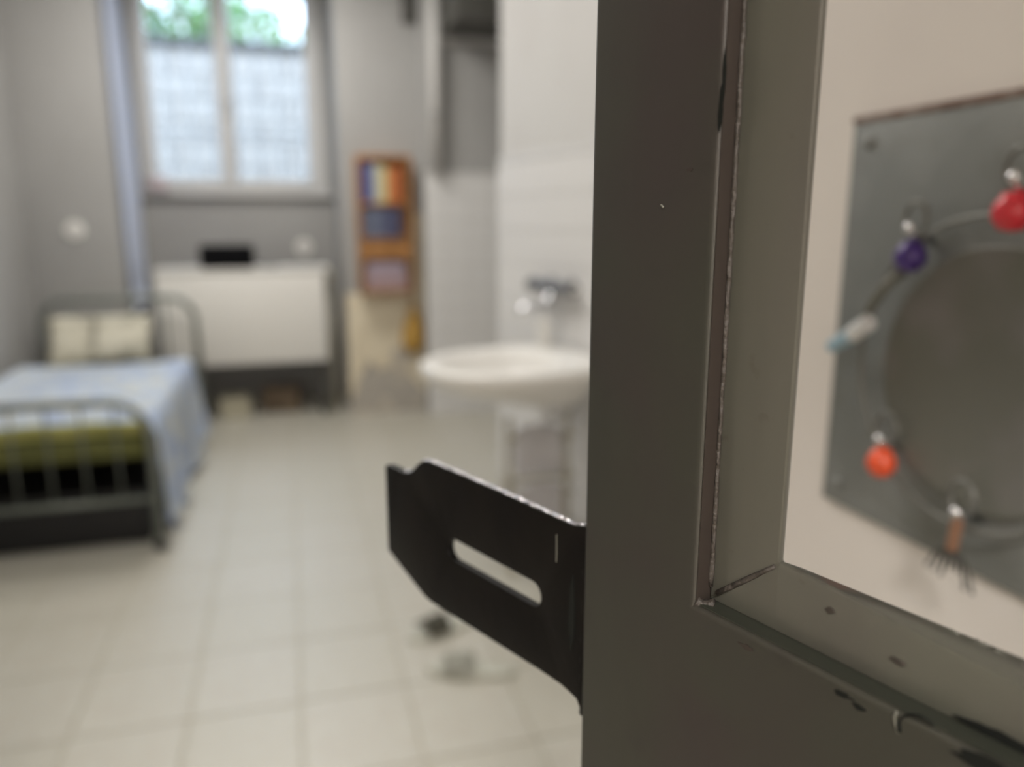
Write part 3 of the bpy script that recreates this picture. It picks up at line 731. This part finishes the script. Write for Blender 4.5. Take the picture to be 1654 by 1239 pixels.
# curled rim of the blister next to the black chip
flake([(.1105 + .0048 * math.cos(a), 1.2925 + .0045 * math.sin(a)) for a in [3.5 - k * .3 for k in range(9)]], m='chip', seed=2, r=.00035)
flake([(.1050, 1.2955), (.1046, 1.2938), (.1050, 1.2922), (.1058, 1.2905)], seed=3)
flake([(.0290, 1.4040), (.0300, 1.4032)], seed=5)
flake([(.0118, 1.2990), (.0118, 1.2940)], seed=6, r=.0002) if False else None
for k, (s_, z_) in enumerate(((.1010, iz0), (.1060, iz0), (.1120, iz0 - .001), (.1160, iz0 - .002), (.1215, iz0 - .0008))):
    rnd = random.Random(k)
    P = [Vector((s_ + i * .0009, ld + .0095 + rnd.uniform(-.0012, .0012), 1.3099 + rnd.uniform(0, .0003))) for i in range(4)]
    link('paint_flake', tube(bmesh.new(), P, [.0002, .0004, .0003, .0002], 6), 'flake', door, True)
# drips low on the sheet
flake([(.045, 1.2180), (.050, 1.2176), (.054, 1.2170), (.058, 1.2178)], seed=8)
# lower hinge leaves
for z in (.35, 1.75):
    h = link('hinge', tube(bmesh.new(), [(DW + .008, .018, z), (DW + .008, .018, z + .12)], .010, 14), 'lip_paint', door, 'auto')
# slotted hasp plate, projecting from the lock edge
eb = Vector((.4028, -.9153, 0)); rb = math.atan2(eb.y, eb.x)
top = [(-.127, 1.2915), (-.1245, 1.2925), (-.118, 1.2925), (-.112, 1.2922), (-.106, 1.2938), (-.100, 1.2985), (-.0965, 1.3010), (-.0925, 1.3022),
       (-.070, 1.3024), (-.040, 1.3020), (-.015, 1.3014), (-.006, 1.3012), (.001, 1.3030)]
bot = [(.001, 1.2330), (-.003, 1.2385), (-.010, 1.2400), (-.022, 1.2402), (-.050, 1.2395), (-.0925, 1.2385), (-.097, 1.2392), (-.127, 1.2505)]
sc_, sl, sr, szz = [], -.0785, -.0215, 1.2688
for k in range(9): a = -PI / 2 + PI * k / 8; sc_.append((sr - .0045 + .0045 * math.cos(a), szz + .0046 * math.sin(a)))
for k in range(9): a = PI / 2 + PI * k / 8; sc_.append((sl + .0045 + .0045 * math.cos(a), szz + .0046 * math.sin(a)))
bm = prism(top + bot, .0034, [sc_], bev=.0006)
hs = link('slotted_hasp', bm, 'hasp', door, 'auto'); hs['label'] = 'glossy black slotted hasp plate on the door edge'
hs.matrix_parent_inverse = Matrix.Identity(4)
hs.rotation_euler.z = rb - rz; hs.location = (0.0005, .0005, 0)
# bright strip with small lumps, painting the glints along the top edge
rnd = random.Random(12); P = []; Rr = []
for (a, za), (b_, zb) in zip(top[3:12], top[4:13]):
    k = max(2, int(abs(b_ - a) / .0014))
    for i in range(k):
        f_ = i / k; P.append((a + (b_ - a) * f_, .0017, za + (zb - za) * f_ - .0006)); Rr.append(.0013 * rnd.uniform(.75, 1.25))
o = link('glint_edge', tube(bmesh.new(), P, Rr, 8), 'glint_steel', hs, True)
o = link('weld', tube(bmesh.new(), [(-.0005, .0015, 1.2335 + k * .0035) for k in range(20)], [.0016 * rnd.uniform(.8, 1.15) for _ in range(20)], 8), 'hasp', hs, True)
bm = prism([(-.0055 + a * .0016, 1.270 + b_ * .0125) for a, b_ in blob(14, 1, .25, 4)], .0003); bm.transform(Matrix.Translation((0, -.00025, 0))); link('paint_chip', bm, 'chip', hs)
link('scratch', tube(bmesh.new(), [(-.0135, 0, 1.2955), (-.0134, 0, 1.2890), (-.0135, 0, 1.2855)], .00018, 5), 'flake', hs)

# ------------------------------------------------------------------ steel plate with ring and hooks on the door jamb
PY0, PY1, PZ0, PZ1, PX = .257, .612, 1.132, 1.487, .50
t = tag(empty('steel_plate', (PX, 0, 0)), 'square grey steel plate with a round cover, fixed to the pale jamb', 'plate')
box('plate_sheet', -.004, -.0002, PY0, PY1, PZ0, PZ1, 'plate', t, .0008)
box('rusty_edge', -.0052, -.0002, PY0 - .001, PY1 + .001, PZ1 - .003, PZ1 + .003, 'rust', t, .001)
CYc, CZc = .442, 1.281
Rm = Matrix.Translation((-.004, CYc, CZc)) @ Matrix.Rotation(-PI / 2, 4, 'Y')
bm = lathe(bmesh.new(), [(0, 0), (.101, 0), (.101, .0035), (.100, .0045), (.097, .0045), (.095, .0035), (0, .004)], n=64); bm.transform(Rm); link('round_cover', bm, 'disc', t, 'auto')
for y in (PY0 + .02, PY1 - .02):
    for z in (PZ0 + .02, PZ1 - .02):
        bm = lathe(bmesh.new(), [(0, 0), (.006, 0), (.006, .001), (.003, .0028), (0, .003)], n=14); bm.transform(Matrix.Translation((-.004, y, z)) @ Matrix.Rotation(-PI / 2, 4, 'Y')); link('rivet', bm, 'plate', t, True)
# wire ring a little off the plate
ring = [(-.020, CYc + .116 * math.cos(2 * PI * k / 72), CZc + .006 + .116 * math.sin(2 * PI * k / 72)) for k in range(72)]
tag(link('wire_ring', tube(bmesh.new(), ring, .0022, 8, True), 'wire', None, True, (PX, 0, 0)), 'large steel wire ring around the round cover', 'ring')
def hook(y, z, m, label, bead_r=.012, kind='bead'):
    t = tag(empty('ring_hook', (PX - .020, y, z)), label, 'hook', 'hooks on the wire ring')
    # split ring loop
    loop = [(.0, .004 + .011 * math.cos(2 * PI * k / 20), .018 + .014 * math.sin(2 * PI * k / 20)) for k in range(20)]
    link('loop', tube(bmesh.new(), loop, .0022, 8, True), 'wire', t, True)
    link('pin', tube(bmesh.new(), [(.018, 0, .0), (-.004, -.002, .006), (-.012, -.004, .012)], .0030, 10), 'chrome', t, True)
    bm = bmesh.new(); bmesh.ops.create_uvsphere(bm, u_segments=14, v_segments=10, radius=.0046); bm.transform(Matrix.Translation((-.013, -.0045, .012))); link('ball_tip', bm, 'chrome', t, True)
    if kind == 'bead':
        bm = lathe(bmesh.new(), [(0, -bead_r), (bead_r * .6, -bead_r * .9), (bead_r, -bead_r * .3), (bead_r, bead_r * .3), (bead_r * .6, bead_r), (bead_r * .25, bead_r * 1.1), (0, bead_r * 1.1)], (-.004, .001, -.011), 18)
        link('bead', bm, m, t, True)
    elif kind == 'stick':
        link('bead', tube(bmesh.new(), [(-.008, -.002, .004), (-.008, 0, -.020)], .0045, 12), m, t, 'auto')
        bm = bmesh.new(); rnd = random.Random(2)
        for k in range(7):
            yy = -.014 + k * .005; tube(bm, [(-.006, 0, -.018), (-.006, yy, -.028), (-.006, yy * 1.5, -.036 - rnd.uniform(0, .012))], .0013, 5)
        link('tassel', bm, 'dark', t)
    return t
hook(.508, 1.382, 'purple', 'chrome hook with a dark purple bead on the wire ring')
hook(.516, 1.208, 'orange', 'chrome hook with an orange bead low on the wire ring')
hook(.421, 1.416, 'red', 'chrome hook with a red bead near the top of the wire ring', .013)
hook(.433, 1.175, 'copper', 'chrome hook with a brown stem and dark strands at the ring bottom', kind='stick')
t = tag(empty('key_tag', (PX - .018, .568, 1.300)), 'white and pale blue tag stick on the left of the wire ring', 'tag', )
link('white_end', tube(bmesh.new(), [(-.008, -.022, .014), (-.004, .0, .001)], [.0074, .0076], 14), 'white_tag', t, 'auto')
link('blue_end', tube(bmesh.new(), [(-.0038, .001, .0005), (.002, .034, -.016)], [.0070, .0058], 14), 'blue_tag', t, 'auto')
# flat strap between purple hook and tag
link('strap', tube(bmesh.new(), [(.0, -.046, .058), (-.001, -.030, .046), (-.001, -.016, .028), (-.003, -.010, .010)], .0045, 8), 'disc', t, True)
